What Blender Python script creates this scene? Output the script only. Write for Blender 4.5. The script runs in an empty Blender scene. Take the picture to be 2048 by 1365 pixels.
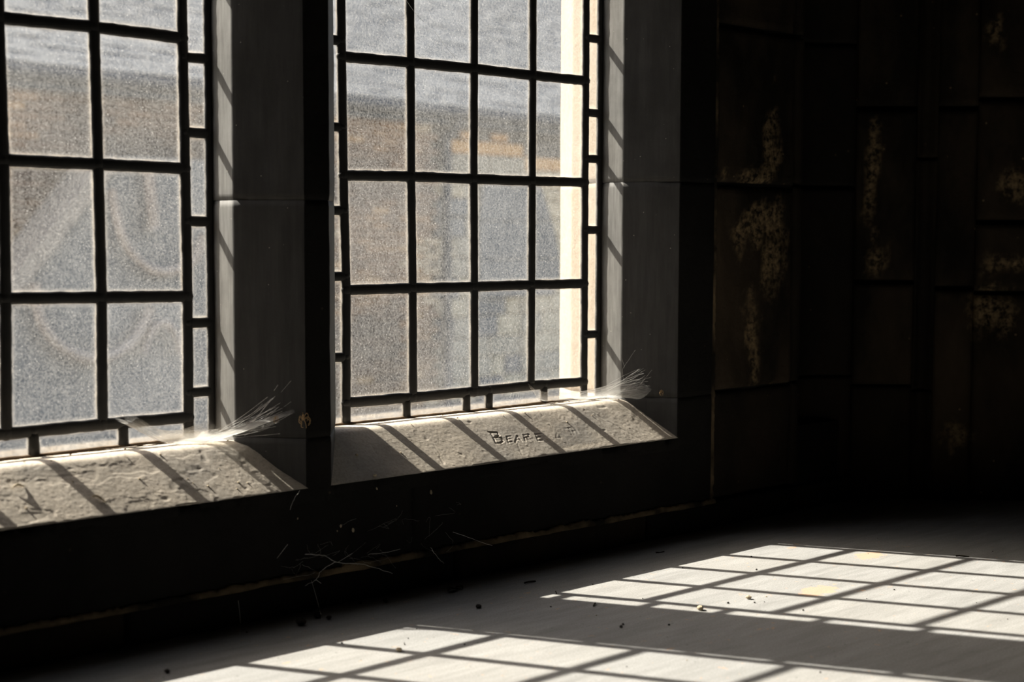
import bpy, math, random
import numpy as np
from mathutils import Matrix, Vector

SC = bpy.context.scene
COL = SC.collection
random.seed(7)

# ------------------------------------------------------------------ camera
cam_d = bpy.data.cameras.new('camera')
cam = bpy.data.objects.new('camera', cam_d)
COL.objects.link(cam)
cam_d.sensor_width = 36.0
cam_d.lens = 50.843
cam_d.clip_start = 0.02
cam_d.clip_end = 500
cam_d.dof.use_dof = True
cam_d.dof.focus_distance = 2.22
cam_d.dof.aperture_fstop = 4.2
_F = Vector((0.6686, 0.7401, -0.0721)).normalized()
_R = Vector((0.7422, -0.6702, 0.0027)).normalized()
_U = _R.cross(_F).normalized()
cam.matrix_world = Matrix(((_R.x, _U.x, -_F.x, -1.2572), (_R.y, _U.y, -_F.y, -1.7612),
                           (_R.z, _U.z, -_F.z, 0.2500), (0, 0, 0, 1)))
SC.camera = cam

# ------------------------------------------------------------------ sky, sun, exposure
SUN_AZ, SUN_EL = 0.4945, 0.7499          # sun stands left of the window's outward normal
TO_SUN = Vector((-math.sin(SUN_AZ) * math.cos(SUN_EL), math.cos(SUN_AZ) * math.cos(SUN_EL), math.sin(SUN_EL)))
world = bpy.data.worlds.new('world')
SC.world = world
world.use_nodes = True
wn = world.node_tree.nodes
sky = wn.new('ShaderNodeTexSky')
sky.sky_type = 'NISHITA'
sky.sun_disc = False
sky.sun_elevation = SUN_EL
sky.sun_rotation = -SUN_AZ
sky.air_density = 1.0
sky.dust_density = 4.0
world.node_tree.links.new(sky.outputs[0], wn['Background'].inputs[0])
wn['Background'].inputs[1].default_value = 0.37
sun_d = bpy.data.lights.new('sun', 'SUN')
sun_d.energy = 18.0
sun_d.angle = 0.0093
sun_d.color = (1.0, 0.945, 0.855)
sun = bpy.data.objects.new('sun', sun_d)
COL.objects.link(sun)
sun.rotation_euler = TO_SUN.to_track_quat('Z', 'Y').to_euler()
sun.location = TO_SUN * 20
vs = SC.view_settings
vs.view_transform = 'Standard'
vs.look = 'None'
vs.gamma = 1.0
vs.use_curve_mapping = False
vs.exposure = -0.08

# ------------------------------------------------------------------ helpers
def hash3(ix, iy, iz, seed):
    h = (ix.astype(np.int64) * 374761393 + iy.astype(np.int64) * 668265263 + iz.astype(np.int64) * 2147483647 + seed * 974711) & 0xffffffff
    h = ((h ^ (h >> 13)) * 1274126177) & 0xffffffff
    h = ((h ^ (h >> 16)) * 2246822519) & 0xffffffff
    return ((h ^ (h >> 15)) & 0xffff) / 65535.0

def vnoise(x, y, z=0.0, seed=0):
    x, y, z = np.broadcast_arrays(np.asarray(x, float), np.asarray(y, float), np.asarray(z, float))
    xi, yi, zi = np.floor(x), np.floor(y), np.floor(z)
    fx, fy, fz = x - xi, y - yi, z - zi
    fx, fy, fz = [t * t * (3 - 2 * t) for t in (fx, fy, fz)]
    r = 0
    for a in (0, 1):
        for b in (0, 1):
            for c in (0, 1):
                w = (fx if a else 1 - fx) * (fy if b else 1 - fy) * (fz if c else 1 - fz)
                r = r + w * hash3(xi + a, yi + b, zi + c, seed)
    return r

def fbm(x, y, z=0.0, seed=0, oct=4):
    r, a, s, n = 0, 1.0, 1.0, 0
    for k in range(oct):
        r = r + a * vnoise(np.asarray(x) * s, np.asarray(y) * s, np.asarray(z) * s, seed + 17 * k)
        n += a
        a *= .5
        s *= 2.03
    return r / n

def link(o, parent=None):
    COL.objects.link(o)
    if parent is not None:
        o.parent = parent
        o.matrix_parent_inverse = Matrix.Translation(-Vector(parent.location))
    return o

def tag(o, label=None, cat=None, group=None, kind=None):
    if label: o['label'] = label
    if cat: o['category'] = cat
    if group: o['group'] = group
    if kind: o['kind'] = kind
    return o

def thing(name, loc, label=None, cat=None, group=None, kind=None, parent=None):
    o = bpy.data.objects.new(name, None)
    o.empty_display_size = 0.05
    o.location = loc
    link(o)
    if parent is not None:
        o.parent = parent
        o.matrix_parent_inverse = Matrix.Translation(-Vector(parent.location))
    return tag(o, label, cat, group, kind)

def mesh_obj(name, v, f, mats, parent=None, smooth=True, mi=None, attrs=None):
    me = bpy.data.meshes.new(name)
    me.from_pydata([tuple(map(float, p)) for p in v], [], [tuple(int(i) for i in q) for q in f])
    for m in (mats if isinstance(mats, (list, tuple)) else [mats]):
        me.materials.append(m)
    if mi is not None:
        me.polygons.foreach_set('material_index', np.asarray(mi, np.int32))
    if attrs:
        for k, a in attrs.items():
            at = me.attributes.new(k, 'FLOAT', 'POINT')
            at.data.foreach_set('value', np.asarray(a, np.float32))
    if smooth:
        me.polygons.foreach_set('use_smooth', np.ones(len(me.polygons), bool))
    me.update()
    return link(bpy.data.objects.new(name, me), parent)

def box_vf(x0, x1, y0, y1, z0, z1):
    v = [(x, y, z) for x in (x0, x1) for y in (y0, y1) for z in (z0, z1)]
    f = [(0, 1, 3, 2), (4, 6, 7, 5), (0, 4, 5, 1), (2, 3, 7, 6), (0, 2, 6, 4), (1, 5, 7, 3)]
    return v, f

class MB:
    def __init__(s): s.v, s.f = [], []
    def add(s, v, f):
        o = len(s.v)
        s.v += list(v)
        s.f += [tuple(i + o for i in q) for q in f]
        return s
    def box(s, *a): return s.add(*box_vf(*a))
    def prism(s, poly, org, ux, uy, depth):
        """polygon in a plane (axes ux, uy from org) extruded by the vector depth"""
        org, ux, uy, depth = map(Vector, (org, ux, uy, depth))
        n = len(poly)
        a = [org + ux * p[0] + uy * p[1] for p in poly]
        b = [p + depth for p in a]
        f = [tuple(range(n)), tuple(range(2 * n - 1, n - 1, -1))] + [(i, i + n, (i + 1) % n + n, (i + 1) % n) for i in range(n)]
        return s.add([tuple(p) for p in a + b], f)
    def tube(s, pts, rad, sides=6, caps=True):
        pts = [Vector(p) for p in pts]
        n = len(pts)
        rads = rad if isinstance(rad, (list, tuple)) else [rad] * n
        o = len(s.v)
        for i, p in enumerate(pts):
            t = (pts[min(i + 1, n - 1)] - pts[max(i - 1, 0)])
            t = t.normalized() if t.length > 1e-9 else Vector((0, 0, 1))
            a = t.cross(Vector((0, 0, 1)) if abs(t.z) < .95 else Vector((1, 0, 0))).normalized()
            b = t.cross(a)
            for k in range(sides):
                an = 2 * math.pi * k / sides
                s.v.append(tuple(p + (a * math.cos(an) + b * math.sin(an)) * rads[i]))
        for i in range(n - 1):
            for k in range(sides):
                k2 = (k + 1) % sides
                s.f.append((o + i * sides + k, o + i * sides + k2, o + (i + 1) * sides + k2, o + (i + 1) * sides + k))
        if caps:
            s.f.append(tuple(o + k for k in range(sides)))
            s.f.append(tuple(o + (n - 1) * sides + k for k in reversed(range(sides))))
        return s
    def obj(s, name, mat, parent=None, smooth=False):
        return mesh_obj(name, s.v, s.f, mat, parent, smooth)

def smooth_path(pts, n=8):
    """Catmull-Rom through the points"""
    P = [Vector(p) for p in pts]
    P = [P[0] * 2 - P[1]] + P + [P[-1] * 2 - P[-2]]
    out = []
    for i in range(1, len(P) - 2):
        for k in range(n):
            t = k / n
            a, b, c, d = P[i - 1], P[i], P[i + 1], P[i + 2]
            out.append(.5 * ((2 * b) + (c - a) * t + (2 * a - 5 * b + 4 * c - d) * t * t + (3 * b - a - 3 * c + d) * t ** 3))
    out.append(P[-2])
    return out

# ------------------------------------------------------------------ materials
class NT:
    def __init__(s, name):
        s.m = bpy.data.materials.new(name)
        s.m.use_nodes = True
        s.t = s.m.node_tree
        s.n = s.t.nodes
        s.out = s.n['Material Output']
        s.b = s.n['Principled BSDF']
    def new(s, typ, **kw):
        n = s.n.new(typ)
        for k, v in kw.items(): setattr(n, k, v)
        return n
    def put(s, sock, v):
        if hasattr(v, 'is_linked') or isinstance(v, bpy.types.NodeSocket): s.t.links.new(v, sock)
        else: sock.default_value = v
    def co(s, scale=(1, 1, 1), kind='Object', rot=(0, 0, 0)):
        tc = s.new('ShaderNodeTexCoord')
        mp = s.new('ShaderNodeMapping')
        mp.inputs['Scale'].default_value = scale
        mp.inputs['Rotation'].default_value = rot
        s.t.links.new(tc.outputs[kind], mp.inputs[0])
        return mp.outputs[0]
    def noise(s, scale, detail=4, rough=.55, co=None, dist=0.0):
        n = s.new('ShaderNodeTexNoise')
        n.inputs['Scale'].default_value = scale
        n.inputs['Detail'].default_value = detail
        n.inputs['Roughness'].default_value = rough
        n.inputs['Distortion'].default_value = dist
        s.t.links.new(co if co is not None else s.co(), n.inputs['Vector'])
        return n.outputs['Fac']
    def vor(s, scale, co=None, feature='F1'):
        n = s.new('ShaderNodeTexVoronoi', feature=feature)
        n.inputs['Scale'].default_value = scale
        s.t.links.new(co if co is not None else s.co(), n.inputs['Vector'])
        return n.outputs['Distance']
    def ramp(s, fac, stops):
        n = s.new('ShaderNodeValToRGB')
        e = n.color_ramp.elements
        while len(e) < len(stops): e.new(.5)
        for k, (p, c) in enumerate(stops):
            e[k].position = p
            e[k].color = (c, c, c, 1) if isinstance(c, (int, float)) else (*c, 1)
        s.put(n.inputs[0], fac)
        return n.outputs[0]
    def math(s, op, a, b=0.0, c=0.0, clamp=False):
        n = s.new('ShaderNodeMath', operation=op, use_clamp=clamp)
        s.put(n.inputs[0], a); s.put(n.inputs[1], b); s.put(n.inputs[2], c)
        return n.outputs[0]
    def mix(s, fac, a, b, mode='MIX'):
        n = s.new('ShaderNodeMix', data_type='RGBA', blend_type=mode)
        s.put(n.inputs[0], fac)
        for k, v in ((6, a), (7, b)):
            s.put(n.inputs[k], (*v, 1) if isinstance(v, tuple) and len(v) == 3 else v)
        return n.outputs[2]
    def attr(s, name):
        return s.new('ShaderNodeAttribute', attribute_name=name).outputs['Fac']
    def bump(s, h, strength=.5, dist=.002):
        n = s.new('ShaderNodeBump')
        n.inputs['Strength'].default_value = strength
        n.inputs['Distance'].default_value = dist
        s.put(n.inputs['Height'], h)
        s.t.links.new(n.outputs[0], s.b.inputs['Normal'])
    def base(s, c, rough=.8, spec=.3):
        s.put(s.b.inputs['Base Color'], (*c, 1) if isinstance(c, tuple) else c)
        s.put(s.b.inputs['Roughness'], rough)
        s.b.inputs['Specular IOR Level'].default_value = spec
        return s

def simple(name, c, rough=.8, spec=.3, var=.25, scale=40, bump=.3, bd=.001):
    k = NT(name)
    n = k.noise(scale)
    k.base(k.mix(n, tuple(x * (1 - var) for x in c), tuple(x * (1 + var) for x in c)), rough, spec)
    if bump: k.bump(k.noise(scale * 3), bump, bd)
    return k.m

# dusty floor; light streaks cast by wavy glass are put into its colour
k = NT('floor_dusty_paint')
caustic_streak = k.noise(9, 5, .6, k.co((1.0, 7.0, 1), rot=(0, 0, 0.42)), .4)
blot = k.noise(6, 5, .6)
fine = k.noise(420, 2, .6)
c = k.mix(k.ramp(caustic_streak, [(.25, 0), (.75, 1)]), (.215, .212, .205), (.350, .346, .338))
c = k.mix(k.ramp(blot, [(.35, .35), (.65, 0)]), c, (.28, .276, .265))
c = k.mix(k.ramp(fine, [(.40, .45), (.58, 0)]), c, (.17, .17, .16))
sp = k.ramp(k.vor(38), [(.035, .8), (.07, 0)])
c = k.mix(sp, c, (.10, .10, .095))
# worn spots where the paint has gone down to tan plaster
tcn = k.co()
sep = k.new('ShaderNodeSeparateXYZ'); k.t.links.new(tcn, sep.inputs[0])
wear = None
for (wx, wy, ra, rb) in ((.4534, -.533, .050, .028), (.6994, -.4486, .040, .026), (.6583, -.3279, .018, .009), (.128, -.262, .010, .007)):
    dx = k.math('DIVIDE', k.math('SUBTRACT', sep.outputs[0], wx), ra)
    dy = k.math('DIVIDE', k.math('SUBTRACT', sep.outputs[1], wy), rb)
    d = k.math('ADD', k.math('MULTIPLY', dx, dx), k.math('MULTIPLY', dy, dy))
    m_ = k.math('SUBTRACT', 1.0, d, clamp=True)
    wear = m_ if wear is None else k.math('MAXIMUM', wear, m_)
wn_ = k.noise(60, 4, .65)
wear = k.ramp(k.math('ADD', k.math('MULTIPLY', wear, .42), k.math('MULTIPLY', wn_, 1.15)), [(.76, 0), (.80, .85)])
c = k.mix(wear, c, (.42, .29, .205))
k.base(c, .85, .12)
k.bump(k.math('ADD', k.math('MULTIPLY', fine, .5), k.math('MULTIPLY', caustic_streak, .8)), .55, .0014)
M_FLOOR = k.m

# painted stone of the window surround (grey, brushed)
def painted(name, a, b, dusty=False):
    k = NT(name)
    brush = k.noise(22, 5, .65, k.co((6, 6, .55)) if not dusty else k.co((.8, 5, 5)))
    blot = k.noise(14, 5, .6)
    c = k.mix(k.ramp(brush, [(.3, 0), (.7, 1)]), a, b)
    c = k.mix(k.ramp(blot, [(.45, 0), (.7, .5)]), c, tuple(x * .6 for x in a))
    if dusty:
        d = k.attr('dust')  # real dust plus the brightness of the sunlit strip
        c = k.mix(k.math('MULTIPLY', d, .85), c, (.70, .62, .51))
        c = k.mix(k.ramp(k.noise(260, 3, .6), [(.40, .35), (.55, 0)]), c, (.27, .23, .185))
    sp = k.ramp(k.vor(55), [(.03, .8), (.05, 0)])
    c = k.mix(sp, c, (.45, .42, .36))
    k.base(c, .72 if not dusty else .9, .3 if not dusty else .12)
    k.bump(k.math('ADD', k.math('MULTIPLY', brush, .7), k.noise(180, 3, .6)), .35, .0005)
    if dusty: k.bump(k.math('ADD', k.noise(900, 2, .7), k.math('MULTIPLY', k.noise(300, 3, .65), 1.2)), .45, .00035)
    return k.m
M_GREY = painted('grey_painted_stone', (.035, .033, .031), (.051, .049, .046))
M_REVEAL = painted('lighter_grey_reveal', (.085, .082, .076), (.15, .147, .14))  # reveals a lighter grey than the chamfers
M_SILL = painted('dusty_sunlit_sill_stone', (.24, .23, .21), (.32, .305, .28), True)

def dark_stone_mat(name, dark, brown, tan, amt=.5, scale=5, ts=9, spall=False):
    k = NT(name)
    n1 = k.noise(scale, 6, .62, k.co((1, 1, .55)))
    n2 = k.noise(ts, 7, .7, k.co((1, 1, .45)), .6)
    n3 = k.noise(90, 4, .65)
    c = k.mix(k.ramp(n1, [(.38, 0), (.66, 1)]), dark, brown)
    c = k.mix(k.ramp(k.math('ADD', n2, k.math('MULTIPLY', k.math('SUBTRACT', n3, .5), .25)), [(.78 - .33 * amt, 0), (.88 - .33 * amt, .9)]), c, tan)
    if spall:
        q = k.math('MULTIPLY', k.attr('spall'), k.ramp(n3, [(.40, 0), (.62, 1)]))
        c = k.mix(q, c, k.mix(n2, (.17, .12, .062), (.36, .26, .14)))
    sp = k.ramp(k.vor(24), [(.03, .9), (.06, 0)])
    c = k.mix(sp, c, tuple(x * 1.3 for x in tan))
    k.base(c, .9, .12)
    k.bump(k.math('ADD', n3, n2), .7, .003)
    return k.m
M_BLACK = dark_stone_mat('black_wall_face', (.008, .0073, .0066), (.015, .0135, .012), (.035, .029, .022), .05)  # near black, for the wall and the jamb fronts
M_STONE = dark_stone_mat('soot_stained_stone', (.013, .0105, .008), (.066, .048, .031), (.19, .135, .076), .30, 4.5, 7, True)
M_STONE2 = dark_stone_mat('soot_stained_smooth_stone', (.012, .010, .008), (.03, .022, .015), (.07, .05, .03), .25)
k = NT('crumbling_mortar')
n = k.noise(55, 5, .7); n2 = k.noise(9, 4, .6)
k.base(k.mix(k.ramp(n2, [(.40, 0), (.62, 1)]), (.02, .017, .013), k.mix(n, (.08, .06, .035), (.30, .22, .13))), .95, .1)
k.bump(n, .8, .003)
M_MORTAR = k.m
M_ROOM = simple('dark_plaster', (.045, .042, .038), .95, .1, .2, 6)
# lead
k = NT('old_lead')
n = k.noise(70, 4, .6)
k.base(k.mix(n, (.012, .012, .012), (.035, .034, .033)), .62, .3)
k.bump(k.noise(220, 3, .6), .4, .0006)
M_LEAD = k.m
M_PUTTY = simple('brown_putty', (.10, .07, .045), .95, .1, .4, 120, .5, .001)
# outdoor limestone
k = NT('cream_limestone')
n = k.noise(14, 5, .65, k.co((1, 1, .25)))
k.base(k.mix(n, (.25, .20, .145), (.32, .27, .21)), .9, .15)
k.bump(k.noise(90), .4, .002)
M_LIME = k.m

# dusty window glass: clear glass under a film of dust that scatters the light coming through
def glass(name, film, tint):
    k = NT(name)
    k.n.remove(k.b)
    rim = k.attr('rim')
    fine = k.noise(400, 3, .75)
    mid = k.noise(60, 5, .65, k.co((1, 1, .6)))
    big = k.noise(9, 3, .55)
    run = k.noise(34, 3, .6, k.co((3.5, 1, .3)))
    f = k.math('MULTIPLY_ADD', k.ramp(fine, [(.36, 0), (.66, 1)]), .058, film - .028)
    f = k.math('ADD', f, k.math('MULTIPLY', k.math('SUBTRACT', mid, .5), .030))
    f = k.math('ADD', f, k.math('MULTIPLY', k.math('SUBTRACT', run, .5), .016))
    f = k.math('ADD', f, k.math('MULTIPLY', k.math('SUBTRACT', big, .5), .020))
    speck = k.ramp(k.vor(150), [(.06, .13), (.14, 0)])
    hair = k.ramp(k.noise(95, 1, .4, None, 2.6), [(.492, 0), (.5, .055), (.508, 0)])
    f = k.math('ADD', k.math('ADD', f, speck), hair)
    rimn = k.math('MULTIPLY', rim, k.ramp(k.noise(130, 4, .7), [(.2, .25), (.75, 1)]))
    f = k.math('MULTIPLY_ADD', rimn, .12, f, clamp=True)
    tr = k.new('ShaderNodeBsdfTransparent'); tr.inputs[0].default_value = tint
    tl = k.new('ShaderNodeBsdfTranslucent')
    k.put(tl.inputs[0], k.mix(k.math('MULTIPLY', rim, k.noise(40, 3)), (.87, .86, .82), (.80, .66, .47)))
    df = k.new('ShaderNodeBsdfDiffuse'); df.inputs[0].default_value = (.55, .54, .50, 1)
    m1 = k.new('ShaderNodeMixShader'); m1.inputs[0].default_value = .12
    k.t.links.new(tl.outputs[0], m1.inputs[1]); k.t.links.new(df.outputs[0], m1.inputs[2])
    mx = k.new('ShaderNodeMixShader')
    k.put(mx.inputs[0], f)
    k.t.links.new(tr.outputs[0], mx.inputs[1]); k.t.links.new(m1.outputs[0], mx.inputs[2])
    gl = k.new('ShaderNodeBsdfGlossy'); gl.inputs['Roughness'].default_value = .08
    m2 = k.new('ShaderNodeMixShader'); m2.inputs[0].default_value = .025
    k.t.links.new(mx.outputs[0], m2.inputs[1]); k.t.links.new(gl.outputs[0], m2.inputs[2])
    k.t.links.new(m2.outputs[0], k.out.inputs[0])
    return k.m
M_GLASS = [glass('dusty_glass_a', .027, (.96, .957, .94, 1)), glass('dusty_glass_b', .033, (.95, .953, .945, 1))]

# cobweb silk
k = NT('cobweb_sheet')
k.n.remove(k.b)
s1 = k.noise(1.0, 4, .7, k.co((4, 90, 1), 'UV'), .8)
s2 = k.noise(1.0, 5, .7, k.co((18, 60, 1), 'UV'), 1.5)
f = k.ramp(k.math('MULTIPLY', k.math('ADD', s1, s2), .5), [(.36, .03), (.62, .85)])
f = k.math('MULTIPLY', f, k.attr('dens'), clamp=True)
tr = k.new('ShaderNodeBsdfTransparent')
tl = k.new('ShaderNodeBsdfTranslucent'); tl.inputs[0].default_value = (.95, .94, .9, 1)
df = k.new('ShaderNodeBsdfDiffuse'); df.inputs[0].default_value = (.9, .89, .85, 1)
m1 = k.new('ShaderNodeMixShader'); m1.inputs[0].default_value = .45
k.t.links.new(tl.outputs[0], m1.inputs[1]); k.t.links.new(df.outputs[0], m1.inputs[2])
mx = k.new('ShaderNodeMixShader'); k.put(mx.inputs[0], f)
k.t.links.new(tr.outputs[0], mx.inputs[1]); k.t.links.new(m1.outputs[0], mx.inputs[2])
k.t.links.new(mx.outputs[0], k.out.inputs[0])
M_WEB = k.m
k = NT('spider_silk')
k.base((.85, .83, .78), .35, .6)
M_SILK = k.m
M_CRUMB = simple('pale_crumb', (.50, .42, .30), .95, .1, .35, 300, .6, .001)
M_GRIT = simple('dark_grit', (.045, .04, .035), .95, .1, .4, 300, .6, .001)
M_TWIG = simple('dark_twig', (.035, .028, .02), .9, .1, .4, 200)
M_LEAF = simple('dry_leaf', (.38, .24, .11), .85, .2, .3, 120)
M_BUG = simple('dried_insect', (.42, .27, .13), .6, .4, .4, 300)

# ------------------------------------------------------------------ key sizes (metres)
YW = -0.135            # room face of the window wall
FZ = -0.2594           # floor
REV = 0.0555           # depth of the square reveal
ZS = -0.029            # top of the sill at the glass
ZSF = -0.092           # front edge of the sill
TOPZ = 1.285           # glass top
ROWS = 7
HR = 0.1713

# ------------------------------------------------------------------ floor, ceiling, other walls
mesh_obj('floor', *box_vf(-3.4, 3.4, -5.2, 0.02, FZ - .12, FZ), M_FLOOR, smooth=False)
tag(bpy.data.objects['floor'], 'dusty grey painted floor with lattice shadows and sun patches', 'floor', kind='structure')
tag(MB().box(-3.5, 3.5, -5.2, .35, 2.30, 2.45).obj('ceiling', M_ROOM), 'dark plaster ceiling above the window bay', 'ceiling', kind='structure')
tag(MB().box(-3.5, 3.5, -5.3, -5.15, FZ - .1, 2.4).obj('wall_back', M_ROOM), 'dark plaster wall behind the viewer', 'wall', kind='structure')
tag(MB().box(-3.5, -3.35, -5.3, .35, FZ - .1, 2.4).obj('wall_far_left', M_ROOM), 'dark plaster side wall at far left', 'wall', kind='structure')
tag(MB().box(3.35, 3.5, -5.3, .35, FZ - .1, 2.4).obj('wall_far_right', M_ROOM), 'dark plaster side wall at far right', 'wall', kind='structure')
# left splay of the bay (out of frame)
tag(MB().prism([(-1.25, YW), (-2.35, -1.235), (-3.4, -1.235), (-3.4, .2), (-1.25, .2)], (0, 0, FZ - .05), (1, 0, 0), (0, 1, 0), (0, 0, 2.5)).obj('wall_left', M_STONE2),
    'splayed dark stone wall at the left of the windows', 'wall', kind='structure')

# ------------------------------------------------------------------ window wall
wall = thing('wall_front', (0, YW, FZ), 'near black stone wall holding the two leaded windows', 'wall', kind='structure')
XA1, XB1 = -0.811, -0.2246          # left light: stone-to-stone opening at the glass
XA2, XB2 = -0.0587, 0.538           # right light
# core masonry behind the faces (keeps the wall solid and light-tight)
core = MB()
core.box(-1.5, 1.25, -.125, .10, FZ - .1, ZSF - .010)      # under the sills
core.box(-1.5, XA1 - .06, -.125, .12, FZ - .1, 2.4)        # left of the windows
core.box(XB2 + .06, .92, -.125, .12, FZ - .1, 2.4)         # right of the windows
core.box(.92, 1.30, -.02, .12, FZ - .1, 2.4)
core.box(-1.5, 1.25, -.125, .12, TOPZ + .06, 2.4)          # above
core.obj('core_masonry', M_BLACK, wall)

SPALL = [(.838, YW, .025, .42, .075), (.80, YW, .06, .352, .018), (.80, YW, .085, .27, .055), (.845, YW, .03, .20, .06), (.79, YW, .022, .08, .10), (.86, YW, .012, -.06, .05), (.71, YW, .012, .36, .012),
         (1.117 + .03 * .7071, YW - .03 * .7071, .03, .20, .035), (1.117 + .27 * .7071, YW - .27 * .7071, .07, .11, .045), (1.117 + .02 * .7071, YW - .02 * .7071, .014, .36, .12),
         (1.117 + .19 * .7071, YW - .19 * .7071, .03, -.13, .035), (1.117 + .28 * .7071, YW - .28 * .7071, .05, .20, .02), (1.117 + .25 * .7071, YW - .25 * .7071, .02, .64, .03), (1.117 + .30 * .7071, YW - .30 * .7071, .04, .35, .03)]
def stone_face(name, org, ux, w, z0, z1, depth, mat, parent, seed, rough=.003, res=.012, edge=.004, prof=None):
    """a dressed stone: displaced front face with softened edges and sides running back by depth"""
    ux = Vector((ux[0], ux[1], 0)).normalized()
    nrm = Vector((ux.y, -ux.x, 0))                      # towards the room
    nu, nv = max(4, int(w / res)), max(4, int((z1 - z0) / res))
    u = np.linspace(0, w, nu + 1); z = np.linspace(z0, z1, nv + 1)
    uu, zz = np.meshgrid(u, z)
    d = (fbm(uu * 18 + seed * 3.1, zz * 11, seed, seed, 5) - .5) * 2 * rough
    chip = fbm(uu * 40, zz * 30, seed + 5, seed + 3, 3)
    de = np.minimum(np.minimum(uu, w - uu), np.minimum(zz - z0, z1 - zz))
    ew = edge * (.6 + 1.6 * chip)
    d = d - edge * np.clip(1 - de / ew, 0, 1) ** 2
    if prof is not None: d = d + prof(uu / w)
    wx, wy = org[0] + ux.x * uu, org[1] + ux.y * uu
    spl = 0 * uu
    for (sx, sy, ra, sz, rz) in SPALL:
        q = 1 - np.sqrt(((wx - sx) ** 2 + (wy - sy) ** 2) / ra ** 2 + ((zz - sz) / rz) ** 2)
        q = q + 2.2 * (fbm(wx * 45 + 3, zz * 28, wy * 45, 31, 4) - .5)
        spl = np.maximum(spl, np.clip(q / .6, 0, 1))
    d = d - .0022 * spl
    P = np.stack([org[0] + ux.x * uu + nrm.x * d, org[1] + ux.y * uu + nrm.y * d, zz], -1).reshape(-1, 3)
    f = []
    C = nu + 1
    for j in range(nv):
        for i in range(nu):
            f.append((j * C + i, j * C + i + 1, (j + 1) * C + i + 1, (j + 1) * C + i))
    ring = [i for i in range(C)] + [j * C + nu for j in range(1, nv + 1)] + [nv * C + i for i in range(nu - 1, -1, -1)] + [j * C for j in range(nv - 1, 0, -1)]
    back = P[ring] - np.array([nrm.x, nrm.y, 0]) * depth
    o = len(P)
    v = np.concatenate([P, back])
    R = len(ring)
    for a in range(R):
        b = (a + 1) % R
        f.append((ring[a], o + a, o + b, ring[b]))
    return mesh_obj(name, v, f, mat, parent, True, None, {'spall': np.concatenate([spl.reshape(-1), np.zeros(R)])})

# plinth course, standing just above the floor, then the course carrying the sills
xs = [-1.40, -.93, -.43, .10, .52, .93]
for i in range(len(xs) - 1):
    stone_face('plinth_stone', (xs[i] + .002, YW - .002), (1, 0), xs[i + 1] - xs[i] - .004, FZ - .01, -.2135, .05, M_STONE2 if i % 2 else M_BLACK, wall, 20 + i, .0035, .008, .004)
xs = [-1.40, -.70, .02, .683]
for i in range(len(xs) - 1):
    stone_face('apron_stone', (xs[i] + .0008, YW), (1, 0), xs[i + 1] - xs[i] - .0016, -.2075, ZSF - .004, .05, M_BLACK, wall, 40 + i, .0012, .010, .0015)
# crumbling bed joint between them
n = 700
x = np.linspace(-1.4, .69, n)
lo = -.2140 - .004 * fbm(x * 14, 0, 0, 5); hi = -.2075 + .008 * np.clip(fbm(x * 22, 3, 0, 6) - .42, 0, 1) + .004 * (vnoise(x * 300, 1) - .5)
yy = YW - .0035 - .004 * fbm(x * 60, 7, 0, 9, 4)
v = []
for i in range(n):
    v += [(x[i], YW + .01, lo[i]), (x[i], yy[i], lo[i] + .001), (x[i], yy[i] - .0005, (lo[i] + hi[i]) / 2), (x[i], yy[i] + .002, hi[i]), (x[i], YW + .01, hi[i])]
f = [(i * 5 + a, i * 5 + a + 1, i * 5 + a + 6, i * 5 + a + 5) for i in range(n - 1) for a in range(4)]
mesh_obj('mortar_joint', v, f, M_MORTAR, wall)
# upright joint at the right of the window surround
n = 420
z = np.linspace(-.2075, 1.2, n)
xm = .6845 + .0022 * (vnoise(z * 40, 2) - .5) + .0016 * (vnoise(z * 160, 4) - .5)
wd = .0012 + .0022 * np.clip(fbm(z * 26, 5, 0, 3) - .35, 0, 1) * 2
v = []
for i in range(n):
    yj = YW - .0018 - .002 * vnoise(z[i] * 200, 9)
    v += [(xm[i] - wd[i], YW + .01, z[i]), (xm[i] - wd[i] * .7, yj, z[i]), (xm[i] + wd[i] * .7, yj, z[i]), (xm[i] + wd[i], YW + .01, z[i])]
f = [(i * 4 + a, i * 4 + a + 1, i * 4 + a + 5, i * 4 + a + 4) for i in range(n - 1) for a in range(3)]
mesh_obj('mortar_joint', v, f, M_MORTAR, wall)
# rough stones right of the joint
for i, (z0, z1) in enumerate(((-.2075, -.022), (-.017, .338), (.3455, .612), (.619, .98), (.987, 1.4), (1.407, 2.3))):
    stone_face('wall_stone', (.687, YW), (1, 0), .222, z0, z1, .10, M_STONE if i else M_STONE2, wall, 60 + i, .006, .007, .006)
    # hollow moulding beside them
    stone_face('hollow_moulding_stone', (.911, YW), (1, 0), .188, z0 + .002 * (i % 3), z1 + .002 * ((i + 1) % 3), .10, M_STONE2, wall, 80 + i, .0012, .006, .003,
               prof=lambda t: -.050 * np.sin(np.pi * np.clip((t - .1) / .8, 0, 1)) ** 1.0)
stone_face('plinth_stone', (.687, YW - .002), (1, 0), .22, FZ - .01, -.2135, .05, M_BLACK, wall, 30, .003, .008, .004)
stone_face('plinth_stone', (.91, YW - .002), (1, 0), .20, FZ - .01, -.2135, .05, M_STONE2, wall, 31, .003, .008, .004)

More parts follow.
